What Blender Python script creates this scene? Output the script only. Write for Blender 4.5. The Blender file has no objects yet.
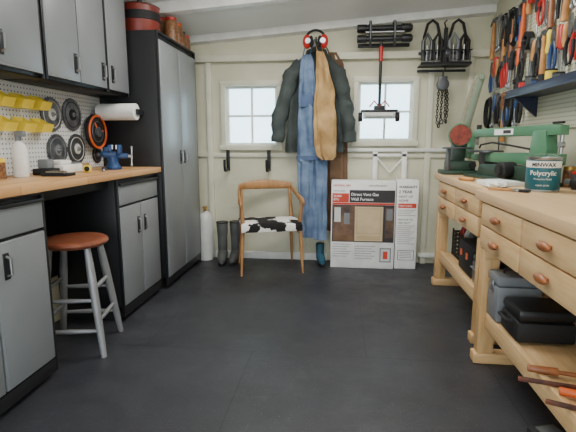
import bpy, bmesh, math, random
from mathutils import Matrix, Vector, Euler, noise
random.seed(5)
COL=bpy.context.scene.collection
pi=math.pi
# ---------------------------------------------------------------- materials
def lin(c):
    r=[]
    for v in c:
        v/=255.0
        r.append(v/12.92 if v<=.04045 else ((v+.055)/1.055)**2.4)
    return (r[0],r[1],r[2],1)
def mat(name,c,rough=.5,metal=0.0,c2=None,scale=8,bump=0.0,bscale=60,stretch=(1,1,1),spec=.5,lo=.35,hi=.65):
    m=bpy.data.materials.new(name); m.use_nodes=True
    nt=m.node_tree; N=nt.nodes; L=nt.links; b=N['Principled BSDF']
    b.inputs['Roughness'].default_value=rough; b.inputs['Metallic'].default_value=metal
    b.inputs['Specular IOR Level'].default_value=spec
    tc=N.new('ShaderNodeTexCoord'); mp=N.new('ShaderNodeMapping'); L.new(tc.outputs['Object'],mp.inputs['Vector'])
    mp.inputs['Scale'].default_value=stretch
    nz=N.new('ShaderNodeTexNoise'); nz.inputs['Scale'].default_value=scale; nz.inputs['Detail'].default_value=5
    L.new(mp.outputs['Vector'],nz.inputs['Vector'])
    cr=N.new('ShaderNodeValToRGB'); L.new(nz.outputs['Fac'],cr.inputs['Fac'])
    if c2 is None: c2=tuple(max(0,v*.93) for v in c)
    cr.color_ramp.elements[0].position=lo; cr.color_ramp.elements[0].color=lin(c2)
    cr.color_ramp.elements[1].position=hi; cr.color_ramp.elements[1].color=lin(c)
    L.new(cr.outputs['Color'],b.inputs['Base Color'])
    if bump>0:
        n2=N.new('ShaderNodeTexNoise'); n2.inputs['Scale'].default_value=bscale; L.new(mp.outputs['Vector'],n2.inputs['Vector'])
        bp=N.new('ShaderNodeBump'); bp.inputs['Strength'].default_value=bump; bp.inputs['Distance'].default_value=.01
        L.new(n2.outputs['Fac'],bp.inputs['Height']); L.new(bp.outputs['Normal'],b.inputs['Normal'])
    return m
def nodes(m): return m.node_tree.nodes,m.node_tree.links,m.node_tree.nodes['Principled BSDF']

WALL=mat('wall_paint',(208,206,182),.6,c2=(195,193,168),scale=3,bump=.15,bscale=25)
TRIMW=mat('trim_paint',(220,218,198),.55,c2=(207,205,184),scale=5)
WHITE=mat('white_paint',(238,238,234),.5)
CEIL=mat('ceiling_paint',(244,244,241),.7,c2=(236,237,233),scale=2)
BLACK=mat('black_powdercoat',(24,25,28),.45)
DARK=mat('matte_black',(22,22,24),.7)
GREY=mat('grey_door_paint',(134,138,141),.38,metal=.15,c2=(127,131,135),scale=3)
CHROME=mat('steel',(170,172,175),.28,metal=.9)
STEELD=mat('dark_steel',(95,98,102),.4,metal=.7)
IRON=mat('rusty_iron',(120,70,50),.7,metal=.3,c2=(70,45,38),scale=30)
BIRCH=mat('birch_wood',(220,186,138),.5,c2=(204,166,116),scale=7,stretch=(6,.6,6))
BIRCHX=mat('birch_wood_crosscut',(212,174,122),.5,c2=(194,154,102),scale=7,stretch=(1,6,6))
BIRCHZ=mat('birch_wood_upright',(210,172,120),.5,c2=(190,150,98),scale=7,stretch=(6,6,.6))
TEAK=mat('chair_wood',(186,138,88),.45,c2=(156,110,64),scale=9,stretch=(2,2,.7))
KNOBW=mat('knob_wood',(158,98,58),.35,c2=(128,76,44),scale=18)
STOOLW=mat('stool_seat_wood',(146,86,60),.35,c2=(114,62,44),scale=9,stretch=(1,7,1))
STOOLG=mat('stool_grey_paint',(146,147,149),.4,metal=.3)
DENIM=mat('blue_denim',(118,140,170),.9,c2=(86,108,140),scale=10,bump=.3,bscale=250)
DENIMD=mat('blue_denim_seams',(84,104,138),.9,c2=(72,92,124),scale=14)
COATM=mat('dark_green_cloth',(66,75,73),.8,c2=(44,51,50),scale=6,bump=.5,bscale=26)
TAN=mat('tan_leather',(188,154,102),.7,c2=(154,120,74),scale=6,bump=.35,bscale=30)
BROWN=mat('brown_leather',(120,92,68),.75,c2=(94,70,50),scale=7,bump=.2,bscale=40)
RED=mat('red_plastic',(186,34,30),.4)
MAROON=mat('red_brown_enamel',(126,48,38),.4)
ORANGE=mat('orange_plastic',(222,98,38),.45)
YELLOW=mat('yellow_plastic',(240,212,70),.45)
BLUE=mat('blue_enamel',(28,66,120),.4)
NAVY=mat('navy_painted_steel',(26,36,62),.4)
TEAL=mat('teal_label',(18,92,106),.4)
SAWG=mat('green_machine_enamel',(82,130,98),.42,c2=(72,118,88),scale=4)
SAWD=mat('dark_green_enamel',(40,64,52),.45)
SAWL=mat('grey_green_enamel',(126,142,122),.5)
DISC=mat('abrasive_disc',(146,72,60),.9,c2=(110,54,48),scale=30)
BELT=mat('abrasive_belt',(150,146,124),.9,c2=(128,126,106),scale=40)
PAPER=mat('white_paper',(238,238,234),.8)
CARD=mat('printed_card',(240,240,238),.5)
KRAFT=mat('brown_card',(170,134,92),.8)
BEIGE=mat('beige_print',(206,184,146),.6)
BEIGE2=mat('shaded_beige_print',(192,169,131),.6)
REDP=mat('red_print',(206,62,38),.5)
PHOTO1=mat('room_photo_print',(120,88,64),.5,c2=(56,44,40),scale=9)
PRDK=mat('dark_print',(46,40,42),.5)
RUBBER=mat('grey_rubber',(92,94,92),.6,c2=(72,74,72),scale=10)
TANKM=mat('tank_paint',(206,208,204),.4)
GREYP=mat('grey_plastic',(120,124,128),.5)
NUTS=mat('brown_jar_contents',(150,104,66),.4,c2=(84,54,36),scale=60)
BLADE=mat('saw_blade_steel',(128,132,138),.35,metal=.7,c2=(92,96,102),scale=12)
WOODH=mat('tool_handle_wood',(204,150,88),.5,c2=(172,116,62),scale=20)
BRASS=mat('brass',(190,150,80),.35,metal=.8)
TEALR=mat('teal_rubber',(40,88,110),.6)

BUTCH=mat('butcher_block',(214,164,104),.4)
N,L,b=nodes(BUTCH)
tc=N.new('ShaderNodeTexCoord'); mp=N.new('ShaderNodeMapping'); mp.inputs['Rotation'].default_value=(0,0,pi/2)
L.new(tc.outputs['Object'],mp.inputs['Vector'])
br=N.new('ShaderNodeTexBrick'); br.inputs['Scale'].default_value=1; br.inputs['Brick Width'].default_value=.5; br.inputs['Row Height'].default_value=.045
br.inputs['Mortar Size'].default_value=.0012; br.inputs['Color1'].default_value=lin((222,176,122)); br.inputs['Color2'].default_value=lin((190,140,90)); br.inputs['Mortar'].default_value=lin((140,98,58))
L.new(mp.outputs['Vector'],br.inputs['Vector']); L.new(br.outputs['Color'],b.inputs['Base Color'])
PLANK=BUTCH.copy(); PLANK.name='bench_top_planks'
for n in PLANK.node_tree.nodes:
    if n.type=='TEX_BRICK':
        n.inputs['Brick Width'].default_value=2.5; n.inputs['Row Height'].default_value=.09
        n.inputs['Color1'].default_value=lin((224,192,148)); n.inputs['Color2'].default_value=lin((210,174,130)); n.inputs['Mortar'].default_value=lin((172,134,94))
# floor rubber
FLOORM=mat('rubber_mat_floor',(64,65,72),.44)
N,L,b=nodes(FLOORM)
for n in list(N):
    if n.type not in('BSDF_PRINCIPLED','OUTPUT_MATERIAL'): N.remove(n)
def ramp(src,p0,c0,p1,c1):
    r=N.new('ShaderNodeValToRGB'); r.color_ramp.elements[0].position=p0; r.color_ramp.elements[0].color=c0; r.color_ramp.elements[1].position=p1; r.color_ramp.elements[1].color=c1; L.new(src,r.inputs['Fac']); return r.outputs['Color']
tc=N.new('ShaderNodeTexCoord')
def nz_(sc,det=4,rg=.5,st=None,rot=0):
    n=N.new('ShaderNodeTexNoise'); n.inputs['Scale'].default_value=sc; n.inputs['Detail'].default_value=det; n.inputs['Roughness'].default_value=rg
    if st:
        q=N.new('ShaderNodeMapping'); q.inputs['Scale'].default_value=st; q.inputs['Rotation'].default_value=(0,0,rot); L.new(tc.outputs['Object'],q.inputs['Vector']); L.new(q.outputs['Vector'],n.inputs['Vector'])
    else: L.new(tc.outputs['Object'],n.inputs['Vector'])
    return n.outputs['Fac']
base=ramp(nz_(1.3,5,.55),.34,lin((38,39,44)),.68,lin((52,53,59)))
spk=ramp(nz_(130,2),.66,(0,0,0,1),.72,(.8,.8,.8,1))
scf=ramp(nz_(5,9,.8,(1,9,1),.5),.59,(0,0,0,1),.72,(.7,.7,.7,1))
scf2=ramp(nz_(4,9,.8,(9,1,1),.3),.60,(0,0,0,1),.74,(.6,.6,.6,1))
dust=ramp(nz_(.9,8,.75),.54,(0,0,0,1),.74,(.45,.45,.45,1))
def mixc(f,a,c): 
    m=N.new('ShaderNodeMixRGB'); L.new(f,m.inputs['Fac']); L.new(a,m.inputs['Color1']); m.inputs['Color2'].default_value=c; return m.outputs['Color']
c_=mixc(spk,base,lin((104,104,110))); c_=mixc(scf,c_,lin((112,111,115))); c_=mixc(scf2,c_,lin((98,97,101))); c_=mixc(dust,c_,lin((98,97,99)))
br=N.new('ShaderNodeTexBrick'); br.offset=.5; br.inputs['Scale'].default_value=1; br.inputs['Brick Width'].default_value=1.22; br.inputs['Row Height'].default_value=1.22; br.inputs['Mortar Size'].default_value=.003
br.inputs['Color1'].default_value=(1,1,1,1); br.inputs['Color2'].default_value=(.88,.88,.88,1); br.inputs['Mortar'].default_value=(.28,.28,.28,1)
mpp=N.new('ShaderNodeMapping'); mpp.inputs['Location'].default_value=(.45,.2,0); L.new(tc.outputs['Object'],mpp.inputs['Vector']); L.new(mpp.outputs['Vector'],br.inputs['Vector'])
m2=N.new('ShaderNodeMixRGB'); m2.blend_type='MULTIPLY'; m2.inputs['Fac'].default_value=1; L.new(c_,m2.inputs['Color1']); L.new(br.outputs['Color'],m2.inputs['Color2'])
L.new(m2.outputs['Color'],b.inputs['Base Color'])
rr=N.new('ShaderNodeMapRange'); rr.inputs['From Min'].default_value=.35; rr.inputs['From Max'].default_value=.65; rr.inputs['To Min'].default_value=.36; rr.inputs['To Max'].default_value=.60; L.new(nz_(3,6,.7),rr.inputs['Value']); L.new(rr.outputs['Result'],b.inputs['Roughness'])
bp=N.new('ShaderNodeBump'); bp.inputs['Strength'].default_value=.3; bp.inputs['Distance'].default_value=.004; L.new(nz_(120),bp.inputs['Height']); L.new(bp.outputs['Normal'],b.inputs['Normal'])
def pegmat(name,c):
    m=mat(name,c,.6); N,L,b=nodes(m)
    tc=N.new('ShaderNodeTexCoord'); sp=N.new('ShaderNodeSeparateXYZ'); L.new(tc.outputs['Object'],sp.inputs[0])
    def fr(o):
        a=N.new('ShaderNodeMath'); a.operation='MULTIPLY'; a.inputs[1].default_value=1/.0254; L.new(o,a.inputs[0])
        f=N.new('ShaderNodeMath'); f.operation='FRACT'; L.new(a.outputs[0],f.inputs[0])
        s=N.new('ShaderNodeMath'); s.operation='SUBTRACT'; s.inputs[1].default_value=.5; L.new(f.outputs[0],s.inputs[0])
        p=N.new('ShaderNodeMath'); p.operation='POWER'; p.inputs[1].default_value=2
        ab=N.new('ShaderNodeMath'); ab.operation='ABSOLUTE'; L.new(s.outputs[0],ab.inputs[0]); L.new(ab.outputs[0],p.inputs[0]); return p.outputs[0]
    ad=N.new('ShaderNodeMath'); ad.operation='ADD'; L.new(fr(sp.outputs[1]),ad.inputs[0]); L.new(fr(sp.outputs[2]),ad.inputs[1])
    lt=N.new('ShaderNodeMath'); lt.operation='LESS_THAN'; lt.inputs[1].default_value=.03; L.new(ad.outputs[0],lt.inputs[0])
    mx=N.new('ShaderNodeMixRGB'); mx.inputs['Color1'].default_value=lin(c); mx.inputs['Color2'].default_value=lin((50,50,48)); L.new(lt.outputs[0],mx.inputs['Fac'])
    L.new(mx.outputs['Color'],b.inputs['Base Color']); return m
PEGW=pegmat('white_pegboard',(214,216,216)); PEGC=pegmat('cream_pegboard',(202,202,178))
COW=mat('cowhide',(235,232,226),.9,c2=(22,20,20),scale=6,lo=.49,hi=.51)
GLASS=bpy.data.materials.new('frosted_window_glass'); GLASS.use_nodes=True
N=GLASS.node_tree.nodes; L=GLASS.node_tree.links; N.clear()
o=N.new('ShaderNodeOutputMaterial'); tr=N.new('ShaderNodeBsdfTransparent'); tl=N.new('ShaderNodeBsdfTranslucent'); mxs=N.new('ShaderNodeMixShader'); mxs.inputs[0].default_value=.2
nz=N.new('ShaderNodeTexNoise'); nz.inputs['Scale'].default_value=3; cr=N.new('ShaderNodeValToRGB'); cr.color_ramp.elements[0].color=lin((206,238,246)); cr.color_ramp.elements[1].color=(1,1,1,1)
L.new(nz.outputs['Fac'],cr.inputs['Fac']); L.new(cr.outputs['Color'],tr.inputs['Color']); tl.inputs['Color'].default_value=lin((230,240,244))
L.new(tr.outputs[0],mxs.inputs[1]); L.new(tl.outputs[0],mxs.inputs[2]); L.new(mxs.outputs[0],o.inputs['Surface'])

# ---------------------------------------------------------------- mesh builder
class MB:
    def __init__(s): s.bm=bmesh.new()
    def _add(s,t,mi=0,M=None):
        if M is not None: t.transform(M)
        for f in t.faces: f.material_index=mi; f.smooth=True
        bmesh.ops.recalc_face_normals(t,faces=t.faces)
        me=bpy.data.meshes.new('tmp'); t.to_mesh(me); t.free(); s.bm.from_mesh(me); bpy.data.meshes.remove(me); return s
    def box(s,x0,x1,y0,y1,z0,z1,bev=0.0,mi=0,M=None,seg=2):
        t=bmesh.new(); bmesh.ops.create_cube(t,size=1)
        for v in t.verts: v.co=Vector(((x0+x1)/2+v.co.x*(x1-x0),(y0+y1)/2+v.co.y*(y1-y0),(z0+z1)/2+v.co.z*(z1-z0)))
        if bev>0: bmesh.ops.bevel(t,geom=t.edges[:],offset=bev,segments=seg,affect='EDGES',profile=.5)
        return s._add(t,mi,M)
    def cyl(s,p0,p1,r0,r1=None,seg=24,mi=0,bev=0,M=None):
        if r1 is None: r1=r0
        p0=Vector(p0);p1=Vector(p1);d=p1-p0;h=d.length
        t=bmesh.new(); bmesh.ops.create_cone(t,cap_ends=True,segments=seg,radius1=r0,radius2=r1,depth=h)
        if bev>0:
            ed=[e for e in t.edges if abs(e.verts[0].co.z-e.verts[1].co.z)<1e-6]
            bmesh.ops.bevel(t,geom=ed,offset=bev,segments=3,affect='EDGES',profile=.5)
        q=d.to_track_quat('Z','Y').to_matrix().to_4x4()
        t.transform(Matrix.Translation((p0+p1)/2)@q)
        return s._add(t,mi,M)
    def sph(s,c,r,sc=(1,1,1),mi=0,seg=20,M=None):
        t=bmesh.new(); bmesh.ops.create_uvsphere(t,u_segments=seg,v_segments=max(6,seg//2),radius=r)
        t.transform(Matrix.Translation(c)@Matrix.Diagonal((*sc,1))); return s._add(t,mi,M)
    def lathe(s,prof,c=(0,0,0),seg=28,mi=0,M=None):
        t=bmesh.new(); rings=[]
        for r,z in prof:
            rings.append([t.verts.new((c[0]+max(r,1e-4)*math.cos(2*pi*i/seg),c[1]+max(r,1e-4)*math.sin(2*pi*i/seg),c[2]+z)) for i in range(seg)])
        for a,b2 in zip(rings,rings[1:]):
            for i in range(seg): t.faces.new((a[i],a[(i+1)%seg],b2[(i+1)%seg],b2[i]))
        t.faces.new(rings[0]); t.faces.new(rings[-1])
        return s._add(t,mi,M)
    def prism(s,pts,lo,hi,axis='y',mi=0,bev=0,M=None):
        t=bmesh.new()
        def mk(p,h):
            return {'x':(h,p[0],p[1]),'y':(p[0],h,p[1]),'z':(p[0],p[1],h)}[axis]
        a=[t.verts.new(mk(p,lo)) for p in pts]; b2=[t.verts.new(mk(p,hi)) for p in pts]; n=len(pts)
        t.faces.new(a); t.faces.new(b2)
        for i in range(n): t.faces.new((a[i],a[(i+1)%n],b2[(i+1)%n],b2[i]))
        if bev>0:
            bmesh.ops.recalc_face_normals(t,faces=t.faces); bmesh.ops.bevel(t,geom=t.edges[:],offset=bev,segments=2,affect='EDGES',profile=.5)
        return s._add(t,mi,M)
    def tube(s,path,r,seg=12,mi=0,closed=False,flat=1.0,M=None,wr=0):
        path=[Vector(p) for p in path]
        if not isinstance(r,(list,tuple)): r=[r]*len(path)
        if wr>0:
            P2=[];R2=[]
            for i in range(len(path)-1):
                for k in range(5): P2.append(path[i].lerp(path[i+1],k/5)); R2.append(r[i]+(r[i+1]-r[i])*k/5)
            P2.append(path[-1]);R2.append(r[-1]); path=P2;r=R2
        n=len(path)
        t=bmesh.new(); rings=[]; prev=None
        for i,p in enumerate(path):
            if closed: d=(path[(i+1)%n]-path[i-1])
            else: d=path[min(i+1,n-1)]-path[max(i-1,0)]
            d.normalize()
            if prev is None:
                up=Vector((0,0,1)) if abs(d.z)<.9 else Vector((0,1,0))
            else: up=prev
            u=(up-d*up.dot(d)).normalized(); w=d.cross(u); prev=u
            row=[]
            for k in range(seg):
                c=u*math.cos(2*pi*k/seg)*r[i]+w*math.sin(2*pi*k/seg)*r[i]*flat
                if wr>0:
                    q=p+c; f=1+wr*noise.noise(Vector((q.x*9,q.y*9,q.z*16))); c=c*f
                row.append(t.verts.new(p+c))
            rings.append(row)
        m=n if closed else n-1
        for i in range(m):
            a=rings[i];b2=rings[(i+1)%n]
            for k in range(seg): t.faces.new((a[k],a[(k+1)%seg],b2[(k+1)%seg],b2[k]))
        if not closed: t.faces.new(rings[0]); t.faces.new(rings[-1])
        return s._add(t,mi,M)
    def torus(s,c,R,r,axis='z',seg=28,mi=0,M=None):
        P=[]
        for i in range(seg):
            a=2*pi*i/seg; u,v=R*math.cos(a),R*math.sin(a)
            P.append({'z':(c[0]+u,c[1]+v,c[2]),'y':(c[0]+u,c[1],c[2]+v),'x':(c[0],c[1]+u,c[2]+v)}[axis])
        return s.tube(P,r,8,mi,True,M=M)
    def loft(s,rings,n=40,fold=.0,nf=9,ph=0.0,mi=0,pw=.8,M=None,sub=6,wr=.012):
        R=[]
        for a,b2 in zip(rings,rings[1:]):
            for k in range(sub): R.append([a[j]+(b2[j]-a[j])*k/sub for j in range(5)])
        R.append(list(rings[-1])); t=bmesh.new(); rr=[]
        for (cx,cy,cz,hw,hd) in R:
            row=[]
            for i in range(n):
                an=2*pi*i/n; c,si=math.cos(an),math.sin(an)
                x=math.copysign(abs(c)**pw,c); y=math.copysign(abs(si)**pw,si)
                f=1+fold*math.sin(nf*an+ph+cz*3)+fold*.5*math.sin((nf+4)*an-cz*7)
                X=cx+hw*x*(1+(f-1)*.3); Y=cy+hd*y*(1+(f-1)*2.2)
                w_=noise.noise(Vector((X*11+ph,cz*4.5,ph)))+.5*noise.noise(Vector((X*22,cz*13+ph,1.)))
                Y+=wr*w_*1.4; X+=wr*.5*noise.noise(Vector((ph,cz*8,2.)))
                row.append(t.verts.new((X,Y,cz)))
            rr.append(row)
        for a,b2 in zip(rr,rr[1:]):
            for i in range(n): t.faces.new((a[i],a[(i+1)%n],b2[(i+1)%n],b2[i]))
        t.faces.new(rr[0]); t.faces.new(rr[-1])
        return s._add(t,mi,M)
    def text(s,txt,size,M,mi=0,ext=.0006,align='LEFT',bend=None,bold=0.0):
        cu=bpy.data.curves.new('txt','FONT'); cu.body=txt; cu.size=size; cu.extrude=ext; cu.align_x=align; cu.resolution_u=3; cu.offset=bold
        ob=bpy.data.objects.new('txt',cu); COL.objects.link(ob); dg=bpy.context.evaluated_depsgraph_get()
        me=bpy.data.meshes.new_from_object(ob.evaluated_get(dg)); t=bmesh.new(); t.from_mesh(me)
        bpy.data.objects.remove(ob); bpy.data.curves.remove(cu); bpy.data.meshes.remove(me)
        if bend:
            for v in t.verts:
                a=v.co.x/bend; r=bend+v.co.z; v.co=Vector((r*math.sin(a),-r*math.cos(a),v.co.y))
        return s._add(t,mi,M)

MW={}
def _mesh(mb,name,mats,Minv=None,ang=38):
    if Minv is not None: mb.bm.transform(Minv)
    me=bpy.data.meshes.new(name); mb.bm.to_mesh(me); mb.bm.free()
    for m in (mats if isinstance(mats,(list,tuple)) else [mats]): me.materials.append(m)
    me.set_sharp_from_angle(angle=math.radians(ang)); return me
def E(name,label,cat,loc=(0,0,0),rz=0,group=None):
    o=bpy.data.objects.new(name,None); o.empty_display_size=.05; COL.objects.link(o)
    o.location=loc; o.rotation_euler=(0,0,rz); o['label']=label; o['category']=cat
    if group:o['group']=group
    MW[o]=(Matrix.Translation(loc)@Matrix.Rotation(rz,4,'Z')); return o
def P(mb,name,parent,mats,label=None,world=True):
    M=MW[parent]
    o=bpy.data.objects.new(name,_mesh(mb,name,mats,M.inverted() if world else None)); COL.objects.link(o); o.parent=parent; MW[o]=M
    if label:o['label']=label
    return o
def T(mb,name,label,cat,mats,loc=(0,0,0),rz=0,group=None,world=True):
    M=Matrix.Translation(loc)@Matrix.Rotation(rz,4,'Z')
    o=bpy.data.objects.new(name,_mesh(mb,name,mats,M.inverted() if world else None)); COL.objects.link(o)
    o.location=loc;o.rotation_euler=(0,0,rz);o['label']=label;o['category']=cat
    if group:o['group']=group
    MW[o]=M; return o
def S(mb,name,mats):
    o=bpy.data.objects.new(name,_mesh(mb,name,mats)); COL.objects.link(o); o['kind']='structure'; MW[o]=Matrix.Identity(4); return o
def dup(th,loc,rz=None,label=None,rx=0):
    def cp(o,par):
        c=o.copy(); COL.objects.link(c)
        if par: c.parent=par
        for ch in list(o.children): cp(ch,c)
        return c
    c=cp(th,None); c.location=loc
    if rz is not None: c.rotation_euler=(0,rx,rz)
    if label: c['label']=label
    return c
def group(ths,g):
    for t in ths: t['group']=g

# ---------------------------------------------------------------- structure
XL,XR,YB,YF=-1.76,1.28,4.2,-.6
def zc(x,y): return 2.06+.07*(x+1.3)+.25*(4.2-y)
S(MB().box(XL-.1,XR+.1,YF-2,YB+.1,-.1,0),'floor',FLOORM)
m=MB(); c=[(XL-.1,YF),(XR+.1,YF),(XR+.1,YB+.1),(XL-.1,YB+.1)]
t=bmesh.new(); lo=[t.verts.new((x,y,zc(x,y))) for x,y in c]; hi=[t.verts.new((x,y,zc(x,y)+.08)) for x,y in c]
t.faces.new(lo);t.faces.new(hi)
for i in range(4): t.faces.new((lo[i],lo[(i+1)%4],hi[(i+1)%4],hi[i]))
m._add(t); S(m,'ceiling',CEIL)
W1=(-1.06,-.58,1.09,1.63); W2=(.16,.64,1.13,1.65)
m=MB()
y0,y1=YB,YB+.1
m.box(XL-.1,XR+.1,y0,y1,0,W1[2]); m.box(XL-.1,XR+.1,y0,y1,W2[3],2.4)
m.box(XL-.1,W1[0],y0,y1,W1[2],W2[3]); m.box(W1[1],W2[0],y0,y1,W1[2],W2[3]); m.box(W2[1],XR+.1,y0,y1,W1[2],W2[3])
m.box(W1[0],W1[1],y0,y1,W1[3],W2[3]); m.box(W2[0],W2[1],y0,y1,W1[2],W2[2])
S(m,'wall_back',WALL)
S(MB().box(XL-.1,XL,YF,YB,0,3.4),'wall_left',WALL)
S(MB().box(XR,XR+.1,YF,YB,0,3.5),'wall_right',WALL)
S(MB().box(XL-.1,XR+.1,YF-.1,YF,1.75,3.5).box(XL-.1,-1.45,YF-.1,YF,0,1.75).box(.85,XR+.1,YF-.1,YF,0,1.75),'front_light_block',WALL)  # unseen wall with opening, added to cut daylight coming from behind the camera
for i,(a,b2,c1,d) in enumerate((W1,W2)):
    m=MB(); f=.045
    m.box(a-f,b2+f,YB-.03,YB,d,d+f,.003); m.box(a-f-.01,b2+f+.01,YB-.045,YB,c1-f,c1,.003)
    m.box(a-f,a,YB-.03,YB,c1,d,.003); m.box(b2,b2+f,YB-.03,YB,c1,d,.003)
    w=.022
    m.box(a,b2,YB+.02,YB+.05,d-w,d,mi=1);m.box(a,b2,YB+.02,YB+.05,c1,c1+w,mi=1);m.box(a,a+w,YB+.02,YB+.05,c1+w,d-w,mi=1);m.box(b2-w,b2,YB+.02,YB+.05,c1+w,d-w,mi=1)
    xx=(a+b2)/2; m.box(xx-.009,xx+.009,YB+.025,YB+.045,c1+w,d-w,mi=1)
    zz=(c1+d)/2; m.box(a+w,b2-w,YB+.023,YB+.047,zz-.009,zz+.009,mi=1)
    wo=S(m,'window_%d'%(i+1),[TRIMW,WHITE])
    g=P(MB().box(a+w,b2-w,YB+.032,YB+.038,c1+w,d-w),'glass',wo,GLASS); g['kind']='structure'
def trim(n,mb,mt=TRIMW): S(mb,'trim_%d'%n,mt)
trim(1,MB().box(XL,XR,YB-.05,YB,1.84,1.90,.004))
trim(2,MB().box(XL,XR,YB-.02,YB,.98,1.02,.003))
trim(3,MB().box(-1.24,-1.19,YB-.028,YB,0,1.84,.003))
trim(4,MB().box(.76,.81,YB-.028,YB,0,1.84,.003))
def slopebeam(y,w,h,x0=XL,x1=XR):
    m=MB(); t=bmesh.new(); vs=[]
    for x in (x0,x1):
        for yy in (y-w/2,y+w/2):
            for dz in (0,-h): vs.append(t.verts.new((x,yy,zc(x,yy)+dz-.001)))
    for f in ((0,1,3,2),(4,6,7,5),(0,4,5,1),(2,3,7,6),(0,2,6,4),(1,5,7,3)): t.faces.new([vs[i] for i in f])
    m._add(t); return m
trim(5,slopebeam(YB-.03,.06,.06),WHITE)
trim(6,slopebeam(3.62,.045,.08),WHITE)
trim(7,slopebeam(3.05,.045,.08),WHITE)
m=MB(); m.box(-.0,.98,YB-.045,YB-.02,1.035,1.065,.003); m.box(.30,.345,YB-.045,YB,.0,1.035,.003); m.box(.56,.605,YB-.045,YB,0,1.035,.003); m.box(.30,.60,YB-.045,YB-.022,.99,1.015,.002)
m.cyl((.32,YB-.03,1.0),(.45,YB-.03,.85),.008); m.cyl((.59,YB-.03,1.0),(.46,YB-.03,.85),.008)
trim(8,m,WHITE)
trim(9,MB().box(.74,1.0,YB-.04,YB,.06,.10,.004).box(-1.25,-.1,YB-.02,YB,0,.07,.003),WHITE)
trim(10,MB().box(-.36,-.31,YB-.028,YB,0,1.84,.003).box(1.10,1.14,YB-.028,YB,0,1.84,.003))

# ---------------------------------------------------------------- cabinets
def handle(parent,x,y,z0,z1,vert=True,y1=None):
    m=MB()
    if vert:
        m.box(x,x+.004,y-.016,y+.016,z0,z1,.0015,mi=0)
        m.tube([(x+.003,y,z0+.015),(x+.022,y,z0+.022),(x+.022,y,z1-.022),(x+.003,y,z1-.015)],.006,10,mi=1)
    else:
        m.box(x,x+.014,y,y1,z0,z1,.003,mi=0)
    return P(m,'handle',parent,[BLACK,CHROME])
def cabinet(name,label,y0,y1,z0,z1,xf,doors,drawers=(),toe=.09,xb=XL+.005):
    e=E(name,label,'cabinet',((xb+xf)/2,(y0+y1)/2,z0))
    m=MB()
    if toe: m.box(xb,xf-.05,y0+.005,y1-.005,z0,z0+toe); m.box(xb,xf-.022,y0,y1,z0+toe,z1,.004)
    else: m.box(xb,xf-.022,y0,y1,z0,z1,.004)
    m.box(xf-.024,xf-.004,y0,y0+.014,z0+toe*.3,z1,.002);m.box(xf-.024,xf-.004,y1-.014,y1,z0+toe*.3,z1,.002)
    m.box(xf-.024,xf-.004,y0+.014,y1-.014,z1-.016,z1,.002); m.box(xf-.024,xf-.004,y0+.014,y1-.014,z0+toe*.3,z0+toe,.002)
    P(m,'body',e,BLACK)
    for (a,b2,c1,d,hy,hz) in doors:
        m=MB().box(xf-.022,xf,a,b2,c1,d,.004,seg=3)
        m.box(xf-.001,xf+.0015,a+.012,b2-.012,c1+.012,d-.012,.001)
        dd=P(m,'door',e,GREY); handle(dd,xf+.001,hy,hz-.055,hz+.055)
    for (a,b2,c1,d) in drawers:
        dd=P(MB().box(xf-.022,xf,a,b2,c1,d,.004,seg=3),'drawer',e,GREY); handle(dd,xf,a,d,d+.016,False,b2)
    return e
XF=-1.32
cabinet('base_cabinet','black base cabinet with grey doors and full-width drawer, by the stool',1.22,1.90,0,.90,XF-.02,
  [(1.24,1.555,.10,.72,1.515,.62),(1.565,1.88,.10,.72,1.625,.62)],[(1.24,1.88,.735,.855)])
cabinet('base_cabinet','black base cabinet with two grey doors under the vise',2.55,3.15,0,.90,XF,
  [(2.565,2.845,.10,.72,2.80,.58),(2.855,3.135,.10,.72,2.90,.58)],[(2.565,3.135,.735,.855)])
cabinet('tall_cabinet','tall black storage locker with two long grey doors',3.19,4.03,0,1.90,XF+.035,
  [(3.21,3.60,.09,1.84,3.56,1.0),(3.61,4.01,.09,1.84,3.65,1.0)])
xu=-1.50
ups=[cabinet('wall_cabinet','black wall cabinet with two grey doors above the worktop',1.54,2.22,1.44,2.22,xu,
  [(1.555,1.875,1.46,2.205,1.83,1.56),(1.885,2.205,1.46,2.205,1.92,1.56)],toe=0),
 cabinet('wall_cabinet','black wall cabinet with two grey doors above the worktop',2.235,2.86,1.44,2.22,xu,
  [(2.25,2.54,1.46,2.205,2.50,1.56),(2.55,2.845,1.46,2.205,2.80,1.56)],toe=0),
 cabinet('wall_cabinet','narrow black wall cabinet with one grey door beside the locker',2.865,3.165,1.44,2.22,xu,
  [(2.88,3.15,1.46,2.205,2.92,1.56)],toe=0)]
T(MB().box(XL+.005,XF+.02,1.2,3.18,.902,.940,.004),'worktop','oiled butcher-block wooden worktop spanning the base cabinets','worktop',BUTCH,((XL+XF)/2,2.2,.902))
T(MB().box(XL+.001,XL+.012,1.6,3.185,.945,1.435),'pegboard','white perforated pegboard above the wooden worktop','pegboard',PEGW,(XL+.006,2.4,.945))
T(MB().box(XL+.002,XL+.03,1.905,2.545,.3,.90,.003).box(XL+.03,XF-.06,1.905,2.545,.845,.898,.003),'support_panel','black support panel under the worktop by the stool','panel',BLACK,(XL+.02,2.2,.3))

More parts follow.
